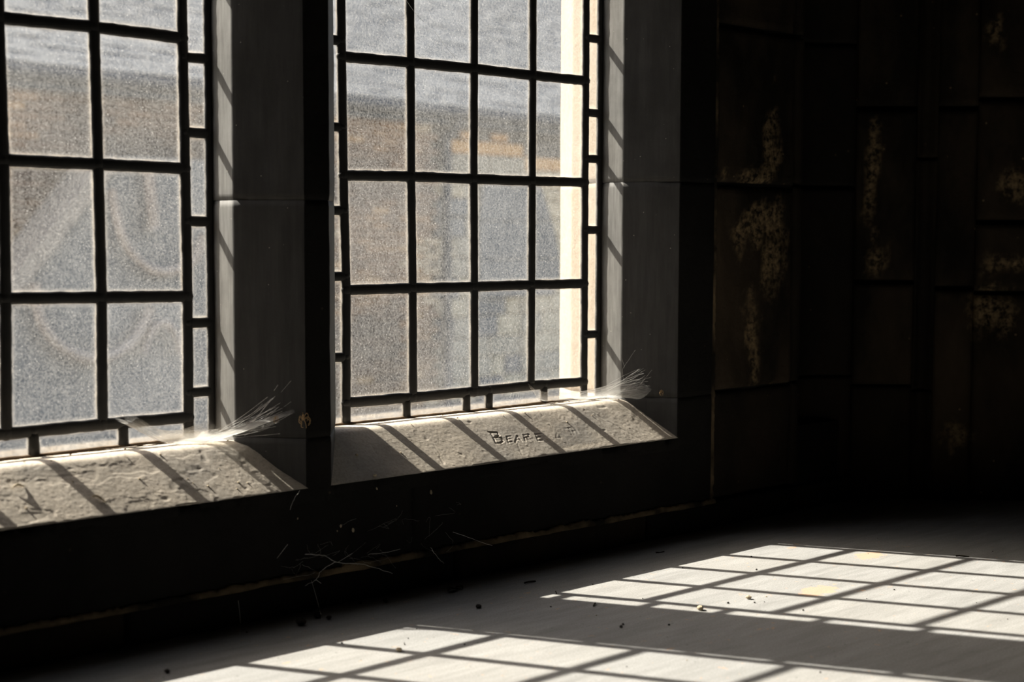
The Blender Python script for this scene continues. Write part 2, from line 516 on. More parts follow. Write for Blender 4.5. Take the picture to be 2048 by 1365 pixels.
# ------------------------------------------------------------------ right splay of the bay
wr = thing('wall_right', (1.117, YW, FZ), 'splayed rough stone wall right of the windows, nearly lost in the dark', 'wall', kind='structure')
s2 = math.sqrt(.5)
def sp(u): return (1.117 + u * s2, YW - u * s2)
MB().prism([(1.105, YW + .06), sp(0)[0:2] and (1.145, YW + .03), (2.30, YW - 1.125), (3.4, YW - 1.125), (3.4, .2), (1.105, .2)], (0, 0, FZ - .05), (1, 0, 0), (0, 1, 0), (0, 0, 2.5)).obj('core_masonry', M_BLACK, wr)
for i, (z0, z1) in enumerate(((FZ - .01, -.04), (-.035, .160), (.168, .494), (.503, .86), (.868, 1.25), (1.258, 2.3))):
    stone_face('wall_stone', sp(-.012), (1, -1), .117, z0, z1, .05, M_STONE if i else M_STONE2, wr, 100 + i, .0055, .007, .006)
for i, (z0, z1) in enumerate(((FZ - .01, -.05), (-.045, .40), (.405, .80), (.805, 2.3))):
    stone_face('hollow_moulding_stone', sp(.106), (1, -1), .038, z0, z1, .05, M_STONE2, wr, 120 + i, .001, .006, .002, prof=lambda t: -.022 * np.sin(np.pi * t))
for i, (z0, z1) in enumerate(((FZ - .01, .148), (.157, .494), (.503, .86), (.868, 1.25), (1.258, 2.3))):
    stone_face('wall_stone', sp(.145), (1, -1), .075, z0, z1, .05, M_STONE, wr, 140 + i, .004, .007, .006)
u = .222
for c_, wd_ in enumerate((.30, .34, .36, .30)):
    zz_ = [FZ - .01, .148 + .02 * c_, .285 - .01 * c_, .52, .84 + .05 * (c_ % 2), 1.2, 2.3]
    for i in range(len(zz_) - 1):
        stone_face('wall_stone', sp(u), (1, -1), wd_ - .008, zz_[i], zz_[i + 1] - .009, .05, M_STONE, wr, 160 + 10 * c_ + i, .006, .010, .007)
    u += wd_

# ------------------------------------------------------------------ stone surrounds (profiles swept, then roughened)
def fillet(pts, r, n=4):
    out = [Vector(pts[0])]
    for a, b, c in zip(pts[:-2], pts[1:-1], pts[2:]):
        a, b, c = Vector(a), Vector(b), Vector(c)
        p, q = b + (a - b).normalized() * r, b + (c - b).normalized() * r
        for k in range(n + 1):
            t = k / n
            out.append((1 - t) ** 2 * p + 2 * t * (1 - t) * b + t * t * q)
    out.append(Vector(pts[-1]))
    return out

def resample(pts, res):
    out = []
    for a, b in zip(pts[:-1], pts[1:]):
        n = max(1, int((b - a).length / res))
        for k in range(n): out.append(a.lerp(b, k / n))
    out.append(pts[-1])
    return out

def jamb_stone(name, prof, z0, z1, parent, seed, closed=False, res=.006, resz=.009, face_mat=None, amp=.0011):
    """profile in XY swept up from z0 to z1; face_mat(x, y) picks the material slot"""
    P = resample(fillet([(*p, 0) for p in prof], .0022, 3), res)
    n = len(P)
    T = [(P[min(i + 1, n - 1)] - P[max(i - 1, 0)]).normalized() for i in range(n)]
    N = [Vector((t.y, -t.x, 0)) for t in T]
    px = np.array([p.x for p in P]); py = np.array([p.y for p in P])
    nx = np.array([q.x for q in N]); ny = np.array([q.y for q in N])
    s = np.concatenate([[0], np.cumsum([(P[i + 1] - P[i]).length for i in range(n - 1)])])
    nz = max(2, int((z1 - z0) / resz))
    z = np.linspace(z0, z1, nz + 1)
    ss, zz = np.meshgrid(s, z)
    d = (fbm(ss * 30, zz * 9, 0, seed, 4) - .5) * 2 * amp + (vnoise(ss * 120, zz * 60, 1, seed) - .5) * amp * .35
    pit = vnoise(ss * 55, zz * 55, 5, seed)
    d = d - np.clip(pit - .93, 0, 1) * .02
    de = np.minimum(zz - z0, z1 - zz)
    d = d - .0009 * np.clip(1 - de / .003, 0, 1) ** 2
    V = np.stack([px[None] + nx[None] * d, py[None] + ny[None] * d, zz], -1).reshape(-1, 3)
    f, mi = [], []
    for j in range(nz):
        for i in range(n - 1):
            f.append((j * n + i, j * n + i + 1, (j + 1) * n + i + 1, (j + 1) * n + i))
            mi.append(face_mat((px[i] + px[i + 1]) / 2, (py[i] + py[i + 1]) / 2) if face_mat else 0)
    f.append(tuple(range(n - 1, -1, -1))); mi.append(0)
    f.append(tuple(nz * n + i for i in range(n))); mi.append(0)
    return mesh_obj(name, V, f, [M_GREY, M_BLACK, M_LIME, M_REVEAL], parent, True, mi)

def jm(x, y):
    if y > .004: return 2
    if y < YW + .003: return 1
    if y > -.0545: return 3
    return 0
w1 = thing('window_1', (-.518, 0, ZS), 'left leaded window with large cobweb on its sill', 'window', kind='structure')
w2 = thing('window_2', (.24, 0, ZS), 'right leaded window above the sill with carved letters', 'window', kind='structure')
ZJ = [-.20, -.0235, .343, .78, TOPZ + .10]
# profiles run so that their left-hand side (dy, -dx) points out of the stone
for i in range(4):
    g = .0003
    jamb_stone('jamb_stone', [(XB2 + .085, .16), (XB2 + .03, .13), (XB2, .070), (XB2, -.0525), (.594, YW), (.6825, YW), (.6825, YW + .05)][::1], ZJ[i] + g, ZJ[i + 1] - g, w2, 200 + i, face_mat=jm)
    jamb_stone('jamb_stone', [(XA1 - .145, YW + .05), (XA1 - .145, YW), (XA1 - .0638, YW), (XA1, -.0565), (XA1, .070), (XA1 - .03, .13), (XA1 - .085, .16)], ZJ[i] + g, ZJ[i + 1] - g, w1, 220 + i, face_mat=jm)
mull = thing('trim_1', (-.1416, YW, ZS), 'dark stone mullion between the two leaded windows', 'mullion', kind='structure')
for i in range(4):
    g = .0003
    jamb_stone('mullion_stone', [(-.1416, .105), (-.163, .105), (XB1, .006), (XB1, -.0565), (-.1608, YW), (-.1225, YW), (XA2, -.0565), (XA2, .006), (-.089, .105), (-.1416, .105)], (ZJ[i] if i < 2 else ZJ[i] - .045) + g, (ZJ[i + 1] if i < 1 else ZJ[i + 1] - .045 * (i < 3)) - g, mull, 240 + i, face_mat=jm)
# lintel stones over both lights
for (xa, xb, w_) in ((XA1 - .13, XB1 + .08, w1), (XA2 - .08, XB2 + .13, w2)):
    MB().prism([(.16, TOPZ + .05), (.07, TOPZ + .01), (-.0565, TOPZ + .01), (YW, TOPZ + .08), (YW, TOPZ + .30), (.16, TOPZ + .30)], (xa, 0, 0), (0, 1, 0), (0, 0, 1), (xb - xa, 0, 0)).obj('lintel', M_GREY, w_)

# sills as finely displaced stone, with the carved name on the right one
LETTERS = [[(.208, .0374), (.2237, .0399)], [(.2111, .0395), (.2066, .0613)], [(.2133, .0398), (.224, .0411), (.2226, .0472), (.2118, .0503)],
 [(.2118, .0503), (.2233, .0523), (.2218, .0601), (.2151, .0624), (.2057, .0619)],
 [(.2356, .0514), (.2305, .0637)], [(.2356, .0514), (.2453, .0509)], [(.2326, .0573), (.241, .0571)], [(.2305, .0637), (.2385, .063)],
 [(.2578, .0518), (.2438, .0655)], [(.2578, .0518), (.258, .0649)], [(.2494, .0602), (.2586, .0599)],
 [(.2706, .0522), (.265, .0658)], [(.2706, .0522), (.2817, .0518), (.2785, .057), (.2685, .0582)], [(.272, .0586), (.2755, .0654)],
 [(.2961, .0537), (.291, .0675)], [(.295, .0535), (.3083, .0537)], [(.2931, .0601), (.3024, .0601)], [(.291, .0675), (.3017, .0671)]]
FAINT = [[(.3412, .0561), (.331, .0663), (.3444, .0668)], [(.344, .059), (.3395, .07)], [(.3652, .0492), (.3798, .0484)], [(.3724, .0491), (.3684, .0634)],
 [(.3783, .0504), (.3745, .0637)], [(.3856, .0499), (.3833, .0622)], [(.3766, .0567), (.3844, .0561)],
 [(-.017, .0343), (-.0041, .0351)], [(-.017, .0343), (-.0176, .0567)], [(.127, .0318), (.1342, .0527)], [(.0911, .0506), (.09, .0709)],
 [(.4349, .0036), (.4688, .0468), (.5117, .1)], [(.2464, .0678), (.239, .0915)], [(.3393, .0062), (.3382, .018)]]

def seg_dist(X, T, a, b):
    ax, at = a; bx, bt = b
    dx, dt = bx - ax, bt - at
    t = np.clip(((X - ax) * dx + (T - at) * dt) / (dx * dx + dt * dt + 1e-12), 0, 1)
    return np.hypot(X - ax - t * dx, T - at - t * dt)

def sill(name, x0, x1, parent, seed, left):
    prof = fillet([(.16, ZS - .075, 0), (.012, ZS - .003, 0), (-.0569, ZS - .001, 0), (YW, ZSF, 0), (YW, ZSF - .012, 0), (YW + .04, ZSF - .012, 0)], .006, 7)
    # soften the front arris much less than the rounded inner one
    prof = [Vector((.16, ZS - .075, 0))] + resample([Vector((.012, ZS - .003, 0)), Vector((-.046, ZS - .0005, 0))], .004)
    a, b, c = Vector((-.0569, ZS, 0)), Vector((YW, ZSF, 0)), Vector((YW, ZSF - .02, 0))
    p, q = a + Vector((.0105, -.0002, 0)), a + (b - a).normalized() * .0105
    prof += [(1 - t) ** 2 * p + 2 * t * (1 - t) * a + t * t * q for t in [float(q_) for q_ in np.linspace(.12, 1, 9)]]
    n_lin = len(prof)
    prof += resample([q, b - (b - a).normalized() * .0003], .00135)[1:]
    prof += [b + Vector((0, -.0006, 0)), c, Vector((YW + .05, ZSF - .02, 0))]
    n = len(prof)
    T_ = [(prof[min(i + 1, n - 1)] - prof[max(i - 1, 0)]).normalized() for i in range(n)]
    ny = np.array([t.y for t in T_]); nz = np.array([-t.x for t in T_])      # outward (up / roomward)
    py = np.array([v_.x for v_ in prof]); pz = np.array([v_.y for v_ in prof])
    tt = np.array([(v_ - a).length * (1 if v_.x < -.0569 else -1) for v_ in prof])      # distance down the slope
    nxn = int((x1 - x0) / .0014)
    xx = np.linspace(x0, x1, nxn + 1)
    X, Tt = np.meshgrid(xx, tt, indexing='ij')
    d = (fbm(X * 30, Tt * 30, 0, seed, 3) - .5) * .0010 + (fbm(X * 240, Tt * 260, 1, seed + 2, 3) - .5) * .0004
    grain = vnoise(X * 420, Tt * 430, 2, seed + 3)
    dust = fbm(X * 16, Tt * 22, 3, seed + 4, 4)
    if left:
        pl = fbm(X * 22 + 3, Tt * 34, 4, seed + 5, 5)
        flake = np.clip((pl - .50) / .015, 0, 1)
        d = d + .00032 * flake - .0004 * np.clip((.37 - pl) / .02, 0, 1)
        d = d + .0013 * np.clip(grain - .74, 0, 1) * (dust > .45)
        pit = vnoise(X * 60, Tt * 70, 8, seed)
        d = d - .007 * np.clip(pit - .88, 0, 1)
        dust = .35 + 1.0 * (dust - .3)
        # heap of grit under the web, in the corner
        hp = np.exp(-(((X + .195) / .045) ** 2 + ((Tt - .020) / .018) ** 2))
        d = d + .0035 * hp * (.6 + .8 * fbm(X * 90, Tt * 90, 6, 2, 4))
    else:
        d = d + .0011 * np.clip(grain - .72, 0, 1)
        pit = vnoise(X * 70, Tt * 80, 8, seed)
        d = d - .009 * np.clip(pit - .91, 0, 1)
        wob = .0006 * (vnoise(X * 300, Tt * 300, 9, 3) - .5)
        for q_, L in enumerate(LETTERS):
            dep = .0017 if q_ < 4 else .0009
            for s_, e_ in zip(L[:-1], L[1:]):
                r = seg_dist(X, Tt, s_, e_) + wob
                d = d - dep * np.clip(1 - r / .0018, 0, 1) * (.6 + .6 * vnoise(X * 130, Tt * 130, 3, 8))
                d = d + .0002 * np.exp(-((r - .0024) / .0008) ** 2)
        for L in FAINT:
            for s_, e_ in zip(L[:-1], L[1:]):
                d = d - .0005 * np.clip(1 - (seg_dist(X, Tt, s_, e_) + wob) / .0014, 0, 1)
        rub = np.exp(-(((X - .375) / .038) ** 4 + ((Tt - .062) / .028) ** 4))
        dust = np.clip(.30 + .9 * (dust - .3), 0, 1) * (1 - .85 * rub) + .5 * np.exp(-((Tt - .091) / .004) ** 2) * np.exp(-((X - .37) / .05) ** 4)
        hp = np.exp(-(((X - .545) / .03) ** 2 + ((Tt - .03) / .03) ** 2))
        d = d + .0022 * hp * fbm(X * 90, Tt * 90, 6, 2, 4)
        dust = dust + .35 * np.clip((X - .47) / .02, 0, 1)
    dust = np.maximum(dust, np.clip(1 - (Tt - .004) / .006, 0, 1) * .95)  # flat top by the glass: its sunlit brightness put into the colour
    # broken front arris
    ch = fbm(X * 26, 0 * Tt, 7, seed + 6, 4)
    ed = np.clip(1 - np.abs(Tt - .1) / .002, 0, 1)
    d = d - ed * (.0003 + .007 * np.clip(ch - .56, 0, 1) * 2)
    Y = py[None] + ny[None] * d
    Z = pz[None] + nz[None] * d
    V = np.stack([X, Y, Z], -1).reshape(-1, 3)
    f, mi = [], []
    for i in range(nxn):
        for j in range(n - 1):
            f.append((i * n + j, i * n + j + 1, (i + 1) * n + j + 1, (i + 1) * n + j))
            mi.append(1 if j >= n - 4 else (2 if j == 0 else 0))
    return mesh_obj(name, V, f, [M_SILL, M_BLACK, M_LIME], parent, True, mi, {'dust': np.clip(dust, 0, 1).reshape(-1)})  # dust mask also holds the sunlit brightness of the flat top
sill('sill', XA1 - .10, -.1417, w1, 11, True)
sill('sill', -.1413, .64, w2, 12, False)

# ------------------------------------------------------------------ leaded glazing
SEC = [(1, -.0012), (.93, -.0030), (.62, -.0046), (0, -.0052), (-.62, -.0046), (-.93, -.0030), (-1, -.0012), (-1, .0012), (-.6, .0040), (.6, .0040), (1, .0012)]
def came(name, pts, hw, parent, seed, mat=None):
    """lead strip along a path in the glazing plane (x, z)"""
    P = []
    for a, b in zip(pts[:-1], pts[1:]):
        L_ = math.hypot(b[0] - a[0], b[1] - a[1])
        n = max(1, int(L_ / .008))
        P += [(a[0] + (b[0] - a[0]) * k / n, a[1] + (b[1] - a[1]) * k / n) for k in range(n)]
    P.append(pts[-1])
    v, f = [], []
    n, m = len(P), len(SEC)
    for i, (x, z) in enumerate(P):
        a, b = P[max(i - 1, 0)], P[min(i + 1, n - 1)]
        t = Vector((b[0] - a[0], b[1] - a[1])).normalized()
        q = (-t.y, t.x)
        for (w, y) in SEC:
            j = (float(vnoise(i * .9, w * 2 + 5, 0, seed)) - .5) * .0011
            v.append((x + q[0] * (w * hw + j), y * (1.0 + j * 120), z + q[1] * (w * hw + j)))
    for i in range(n - 1):
        for k_ in range(m):
            f.append((i * m + k_, i * m + (k_ + 1) % m, (i + 1) * m + (k_ + 1) % m, (i + 1) * m + k_))
    f.append(tuple(range(m - 1, -1, -1))); f.append(tuple((n - 1) * m + k_ for k_ in range(m)))
    return mesh_obj(name, v, f, mat or M_LEAD, parent, True)

# a solder blob, shared
_b = MB()
for ring, (r, y) in enumerate(((.0001, -.0060), (.0046, -.0056), (.0076, -.0042), (.0090, 0), (.0076, .0030), (.0001, .0045))):
    for k_ in range(10):
        a = 2 * math.pi * k_ / 10
        _b.v.append((r * math.cos(a), y, r * math.sin(a)))
for i in range(5):
    for k_ in range(10):
        _b.f.append((i * 10 + k_, i * 10 + (k_ + 1) % 10, (i + 1) * 10 + (k_ + 1) % 10, (i + 1) * 10 + k_))
_bm = bpy.data.meshes.new('solder_joint'); _bm.from_pydata(_b.v, [], _b.f); _bm.materials.append(M_LEAD)
_bm.polygons.foreach_set('use_smooth', np.ones(len(_bm.polygons), bool))
def solder(x, z, parent, s=1.0):
    o = bpy.data.objects.new('solder_joint', _bm)
    COL.objects.link(o)
    o.parent = parent
    o.location = Vector((x, 0, z)) - Vector(parent.location)
    o.scale = (s, 1, s * random.uniform(.85, 1.1))

def pane(corners, parent, seed):
    """glass quarry; corners (x, z) anticlockwise on the lead centre lines"""
    rnd = random.Random(seed)
    cx = sum(c_[0] for c_ in corners) / 4; cz = sum(c_[1] for c_ in corners) / 4
    tilt = rnd.uniform(-.004, .004); tz = rnd.uniform(-.004, .004)
    def ring(ins):
        out = []
        for (x, z), (sx, sz) in zip(corners, ((1, 1), (-1, 1), (-1, -1), (1, -1))):
            out.append((x + sx * ins, z + sz * ins))
        return out
    v, rim = [], []
    for y in (-.0013, .0013):
        for ins, r in ((0.0006, 1.0), (.0080, 1.0), (.0100, .30), (.0135, .0)):
            mxx = min(abs(corners[1][0] - corners[0][0]), abs(corners[2][1] - corners[1][1])) * .42
            for (x, z) in ring(min(ins, mxx)):
                v.append((x, y + (x - cx) * tilt + (z - cz) * tz, z)); rim.append(r)
    f = []
    for s_ in (0, 16):
        for q in range(3):
            for k_ in range(4):
                a, b = s_ + q * 4 + k_, s_ + q * 4 + (k_ + 1) % 4
                f.append((a, b, b + 4, a + 4) if s_ == 0 else (a, a + 4, b + 4, b))
        t = s_ + 12
        f.append((t, t + 1, t + 2, t + 3) if s_ == 0 else (t + 3, t + 2, t + 1, t))
    for k_ in range(4):
        a, b = k_, (k_ + 1) % 4
        f.append((a, a + 16, b + 16, b))
    return mesh_obj('pane', v, f, M_GLASS[rnd.random() < .45], parent, False, None, {'rim': rim})

def glazing(parent, nodes, xa, xb, zb, zt, left_z, right_z, bot_x, top_x, seed):
    """nodes[c][r]: crossings of the main leads, columns left to right, rows bottom to top"""
    NC, NR = len(nodes), len(nodes[0])
    def xcol(c_, z):
        q = nodes[c_]
        if z <= q[0][1]: return q[0][0]
        for a, b in zip(q[:-1], q[1:]):
            if z <= b[1]: return a[0] + (b[0] - a[0]) * (z - a[1]) / (b[1] - a[1])
        return q[-1][0]
    def zrow(r, x):
        for c_ in range(NC - 1):
            a, b = nodes[c_][r], nodes[c_ + 1][r]
            if x <= b[0] or c_ == NC - 2: return a[1] + (b[1] - a[1]) * (x - a[0]) / (b[0] - a[0])
    sd = seed
    for c_ in range(NC - 1):
        for r in range(NR - 1):
            sd += 1
            pane([nodes[c_][r], nodes[c_ + 1][r], nodes[c_ + 1][r + 1], nodes[c_][r + 1]], parent, sd)
    for side, zs in ((0, left_z), (1, right_z)):
        zz = [zb] + list(zs) + [zt]
        for a, b in zip(zz[:-1], zz[1:]):
            sd += 1
            if side == 0: pane([(xa, a), (xcol(0, a), a), (xcol(0, b), b), (xa, b)], parent, sd)
            else: pane([(xcol(NC - 1, a), a), (xb, a), (xb, b), (xcol(NC - 1, b), b)], parent, sd)
        for z in zs:
            sd += 1
            x0_, x1_ = (xa, xcol(0, z)) if side == 0 else (xcol(NC - 1, z), xb)
            came('lead_came', [(x0_, z), (x1_, z)], .0070, parent, sd)
            solder(x1_ if side == 0 else x0_, z, parent, .7)
    for xl, r, z0, z1 in ((bot_x, 0, zb, None), (top_x, NR - 1, None, zt)):
        xx = [nodes[0][r][0]] + list(xl) + [nodes[-1][r][0]]
        for a, b in zip(xx[:-1], xx[1:]):
            sd += 1
            if z1 is None: pane([(a, zb), (b, zb), (b, zrow(r, b)), (a, zrow(r, a))], parent, sd)
            else: pane([(a, zrow(r, a)), (b, zrow(r, b)), (b, zt), (a, zt)], parent, sd)
        for x in xl:
            sd += 1
            p = [(x, zb), (x, zrow(r, x))] if z1 is None else [(x, zrow(r, x)), (x, zt)]
            came('lead_came', p, .0072, parent, sd)
            solder(x, zrow(r, x), parent, .75)
    for c_ in range(NC):
        sd += 1
        p = list(nodes[c_])
        if c_ in (0, NC - 1): p = [(p[0][0], zb)] + p + [(p[-1][0], zt)]
        came('lead_came', p, .0075, parent, sd)
    for r in range(NR):
        sd += 1
        came('lead_came', [nodes[c_][r] for c_ in range(NC)], .0080, parent, sd)
        for c_ in range(NC): solder(nodes[c_][r][0], nodes[c_][r][1], parent)
    for p in ([(xa + .003, zb), (xa + .003, zt)], [(xb - .003, zb), (xb - .003, zt)]):
        sd += 1
        came('edge_lead', p, .0062, parent, sd)
    sd += 1
    came('edge_lead', [(xa, zt), (xb, zt)], .0062, parent, sd)
    came('putty_bed', [(xa, zb - .001), ((xa + xb) / 2, zb - .001), (xb, zb + .001)], .0020, parent, sd + 1, M_PUTTY)

RN = [[(-.0008, .0014), (.0004, .1699), (-.0038, .3394), (-.0057, .5129)],
      [(.1259, .0004), (.1254, .1701), (.123, .3417), (.1225, .5146)],
      [(.2514, .0007), (.2508, .1696), (.2492, .3414), (.25, .5153)],
      [(.3757, .0019), (.376, .1703), (.3763, .3418), (.3771, .5146)],
      [(.5004, .0004), (.5001, .1697), (.4998, .3426), (.5002, .5146)]]
LN = [[(-.770, .001), (-.769, .170), (-.768, .342), (-.770, .515)],
      [(-.644, .001), (-.644, .171), (-.643, .343), (-.644, .516)],
      [(-.5209, .0014), (-.5183, .1714), (-.5168, .343), (-.519, .517)],
      [(-.3917, .0024), (-.3899, .1693), (-.3915, .3422), (-.3936, .5177)],
      [(-.265, .0013), (-.2641, .1674), (-.2652, .3409), (-.2663, .5155)]]
rg = random.Random(3)
for NN in (RN, LN):
    for c_ in NN:
        for r in range(4, ROWS + 1):
            c_.append((c_[3][0] + rg.uniform(-.002, .002), c_[3][1] + HR * (r - 3) + rg.uniform(-.002, .002)))
glazing(w2, RN, XA2, XB2, ZS, TOPZ + .012, [.0703, .1905, .2878, .41, .5357, .67, .80, .95, 1.09], [.0814, .2618, .3832, .4614, .5872, .72, .85, .99, 1.12],
        [.1131, .2347, .2827, .4056], [.14, .27, .40], 1000)
glazing(w1, LN, XA1, XB1, ZS, TOPZ + .012, [.05, .17, .30, .42, .56, .69, .83, .97, 1.1], [.0351, .1307, .2696, .3899, .4905, .62, .76, .90, 1.05],
        [-.665, -.4856, -.3622], [-.65, -.5, -.37], 2000)

# ------------------------------------------------------------------ cobwebs
def web_sheet(name, top, bot, parent, dens=1.0, sag=.0, nv=10, seed=0):
    A, B = smooth_path(top, 10), smooth_path(bot, 10)
    n = len(A)
    v, uv, dn, f = [], [], [], []
    for i in range(n):
        for j in range(nv + 1):
            t = j / nv
            p = A[i].lerp(B[i], t)
            w = math.sin(math.pi * t) * sag
            p = p + Vector((0, -w, -w * .6 + .0012 * (float(vnoise(i * .35, j * .8, 0, seed)) - .5)))
            v.append(p); uv.append((i / (n - 1), t))
            e = min(1, i / 6, (n - 1 - i) / 10)
            dn.append(dens * e * (.35 + .65 * t))
    for i in range(n - 1):
        for j in range(nv):
            a = i * (nv + 1) + j
            f.append((a, a + 1, a + nv + 2, a + nv + 1))
    o = mesh_obj(name, v, f, M_WEB, parent, True, None, {'dens': dn})
    l = o.data.uv_layers.new(name='UVMap')
    for lp in o.data.loops: l.data[lp.index].uv = uv[lp.vertex_index]
    return o

def strand_mesh(name, paths, rad, parent, jit=.0):
    b = MB()
    rr = random.Random(5)
    for p in paths:
        q = smooth_path(p, 6) if len(p) > 2 else [Vector(x_) for x_ in p]
        if jit: q = [x_ + Vector((rr.uniform(-jit, jit), rr.uniform(-jit, jit), rr.uniform(-jit, jit))) for x_ in q]
        b.tube(q, rad, 4)
    o = b.obj(name, M_SILK, parent, True)
    o['kind'] = 'stuff'
    return o

TL = [(-.3797, -.006, .0112), (-.3554, -.01, .0023), (-.3333, -.02, -.0133), (-.3057, -.03, -.0226), (-.2603, -.05, -.0189), (-.2288, -.075, -.0082), (-.1932, -.1, .0069), (-.1699, -.122, .018)]
BL = [(-.3655, -.006, .0034), (-.3472, -.012, -.0089), (-.3272, -.022, -.0210), (-.3043, -.034, -.0270), (-.2667, -.054, -.0268), (-.2424, -.078, -.0176), (-.2052, -.1, -.003), (-.1676, -.122, .0137)]
wb = thing('cobweb', (-.29, -.05, ZS), 'thick white cobweb slung over the corner of the left window sill', 'cobweb')
web_sheet('web_sheet', TL, BL, wb, 2.4, .003, seed=1)
web_sheet('web_sheet', [Vector(a) + Vector((.012, .006, .006)) for a in TL[:6]], [Vector(a) + Vector((.004, .0, .002)) for a in BL[:6]], wb, 1.1, .004, seed=2)
st = [[(-.3619, -.006, .0051), (-.3111, -.02, -.0113), (-.2448, -.05, -.0127)], [(-.24, -.055, -.0072), (-.2161, -.08, .0082), (-.2088, -.1, .0244)],
      [(-.1969, -.11, .042), (-.1918, -.112, .0499)], [(-.1871, -.112, .0394), (-.1749, -.118, .0547)], [(-.1845, -.115, .0198), (-.1765, -.12, .0265)],
      [(-.2337, -.07, -.0171), (-.1973, -.1, -.005), (-.1655, -.125, .0165)], [(-.2604, -.05, -.0254), (-.188, -.11, -.0171)], [(-.2353, -.06, -.0125), (-.2184, -.09, .0039), (-.1995, -.11, .0178)]]
rr = random.Random(11)
for k_ in range(24):
    a = Vector(TL[4]).lerp(Vector(BL[5]), rr.random()) + Vector((rr.uniform(-.02, .02), rr.uniform(-.01, .01), rr.uniform(-.003, .006)))
    e = Vector((-.183, -.108, .012)) + Vector((rr.uniform(-.028, .016), rr.uniform(-.006, .004), rr.uniform(-.020, .024)))
    m_ = (a + e) / 2 + Vector((0, 0, rr.uniform(-.006, -.001)))
    st.append([a, m_, e])
strand_mesh('web_strands', st, .00010, wb)
web_sheet('web_sheet', [(-.325, -.004, -.004), (-.300, -.006, -.014), (-.27, -.008, -.012), (-.243, -.02, -.002)], [(-.318, -.030, -.0270), (-.295, -.046, -.0280), (-.262, -.055, -.0280), (-.232, -.066, -.0250)], wb, 2.2, .002, seed=4)

TR = [(.3645, -.006, .0061), (.3805, -.012, -.0062), (.4132, -.02, -.0112), (.4573, -.035, -.0114), (.5083, -.05, -.0035), (.5427, -.07, .0061), (.5713, -.09, .0058), (.5881, -.1, .0123)]
BR = [(.3667, -.006, .0026), (.3863, -.012, -.0217), (.4133, -.02, -.0246), (.4574, -.035, -.0240), (.5085, -.05, -.0239), (.5307, -.07, -.0235), (.5529, -.09, -.0240), (.5794, -.1, .0017)]
wb2 = thing('cobweb', (.47, -.05, ZS), 'thin cobweb stretched across the right end of the carved sill', 'cobweb')
web_sheet('web_sheet', TR, BR, wb2, 1.0, .003, seed=3)
st = [[(.5372, -.06, .004), (.5292, -.065, .0237), (.5325, -.07, .0341), (.5451, -.08, .058)], [(.5301, -.07, .0283), (.5246, -.068, .043)],
      [(.5286, -.06, .002), (.5506, -.08, .0192), (.5709, -.09, .0341)], [(.5713, -.09, .0058), (.5926, -.105, .0184), (.6056, -.125, .0422)],
      [(.5083, -.05, -.0018), (.5364, -.07, .0168), (.5638, -.085, .0273)], [(.555, -.088, -.0234), (.5724, -.095, -.0111), (.587, -.11, .0217), (.6035, -.12, .0446)],
      TR, BR]
for k_ in range(16):
    a = Vector(BR[rr.randint(2, 6)]).lerp(Vector(TR[rr.randint(3, 6)]), rr.random())
    e = Vector((.565, -.09, .016)) + Vector((rr.uniform(-.03, .02), rr.uniform(-.012, .008), rr.uniform(-.025, .02)))
    st.append([a, (a + e) / 2 + Vector((0, 0, rr.uniform(-.004, .002))), e])
strand_mesh('web_strands', st, .00008, wb2, .0004)
# single threads and a ragged web low on the wall
LOW = [[(-.176, -.15, -.178), (-.1471, -.155, -.1828), (-.1325, -.16, -.1931), (-.0839, -.16, -.204), (-.0347, -.158, -.2246)],
       [(-.1325, -.16, -.1931), (-.1534, -.158, -.2006), (-.1586, -.15, -.215), (-.1731, -.145, -.2218)], [(-.1586, -.15, -.215), (-.1505, -.15, -.2218)],
       [(-.0722, -.15, -.1933), (-.0417, -.15, -.195), (-.0151, -.15, -.1945)], [(.086, -.145, -.1839), (.1253, -.15, -.1998), (.16, -.15, -.2138)],
       [(.0414, -.15, -.199), (.0494, -.155, -.2141), (.0575, -.16, -.2232)], [(-.2163, -.145, -.1777), (-.2004, -.145, -.1617)],
       [(-.1752, -.138, -.0927), (-.1876, -.142, -.1029), (-.196, -.145, -.115)], [(-.1301, -.16, -.1935), (-.0978, -.15, -.1882)]]
wb3 = thing('cobweb', (-.12, YW, -.21), 'ragged cobweb threads hanging on the black wall below the sills', 'cobweb')
strand_mesh('web_strands', LOW, .00026, wb3, .0007)
fine_ = []
for k_ in range(26):
    a = Vector((rr.uniform(-.24, .10), YW - .004, rr.uniform(-.20, -.14)))
    fine_.append([a, a + Vector((rr.uniform(-.02, .02), -.008, rr.uniform(-.015, .01))), a + Vector((rr.uniform(-.04, .04), -.004, rr.uniform(-.03, .01)))])
strand_mesh('web_strands', fine_, .00006, wb3, .0008)
for nm, p in (('long spider thread running down to the near sun patch', [(-.166, -.150, -.215), (-.1725, -.172, -.235), (-.1745, -.187, FZ)]),
              ('faint spider thread left of the near sun patch', [(-.2768, -.145, -.2250), (-.2864, -.165, -.245), (-.295, -.178, FZ)]),
              ('spider thread across the upper left panes of right window', [(.1073, -.01, .6058), (.1249, -.012, .5866), (.1423, -.012, .5748)]),
              ('spider thread with a dust bead across right window', [(.1616, -.01, .5648), (.1868, -.012, .5395), (.2019, -.012, .5278)])):
    b = MB(); b.tube(smooth_path(p, 8), .00016, 5)
    tag(b.obj('spider_thread', M_SILK, None, True), nm, 'thread', 'single spider threads')

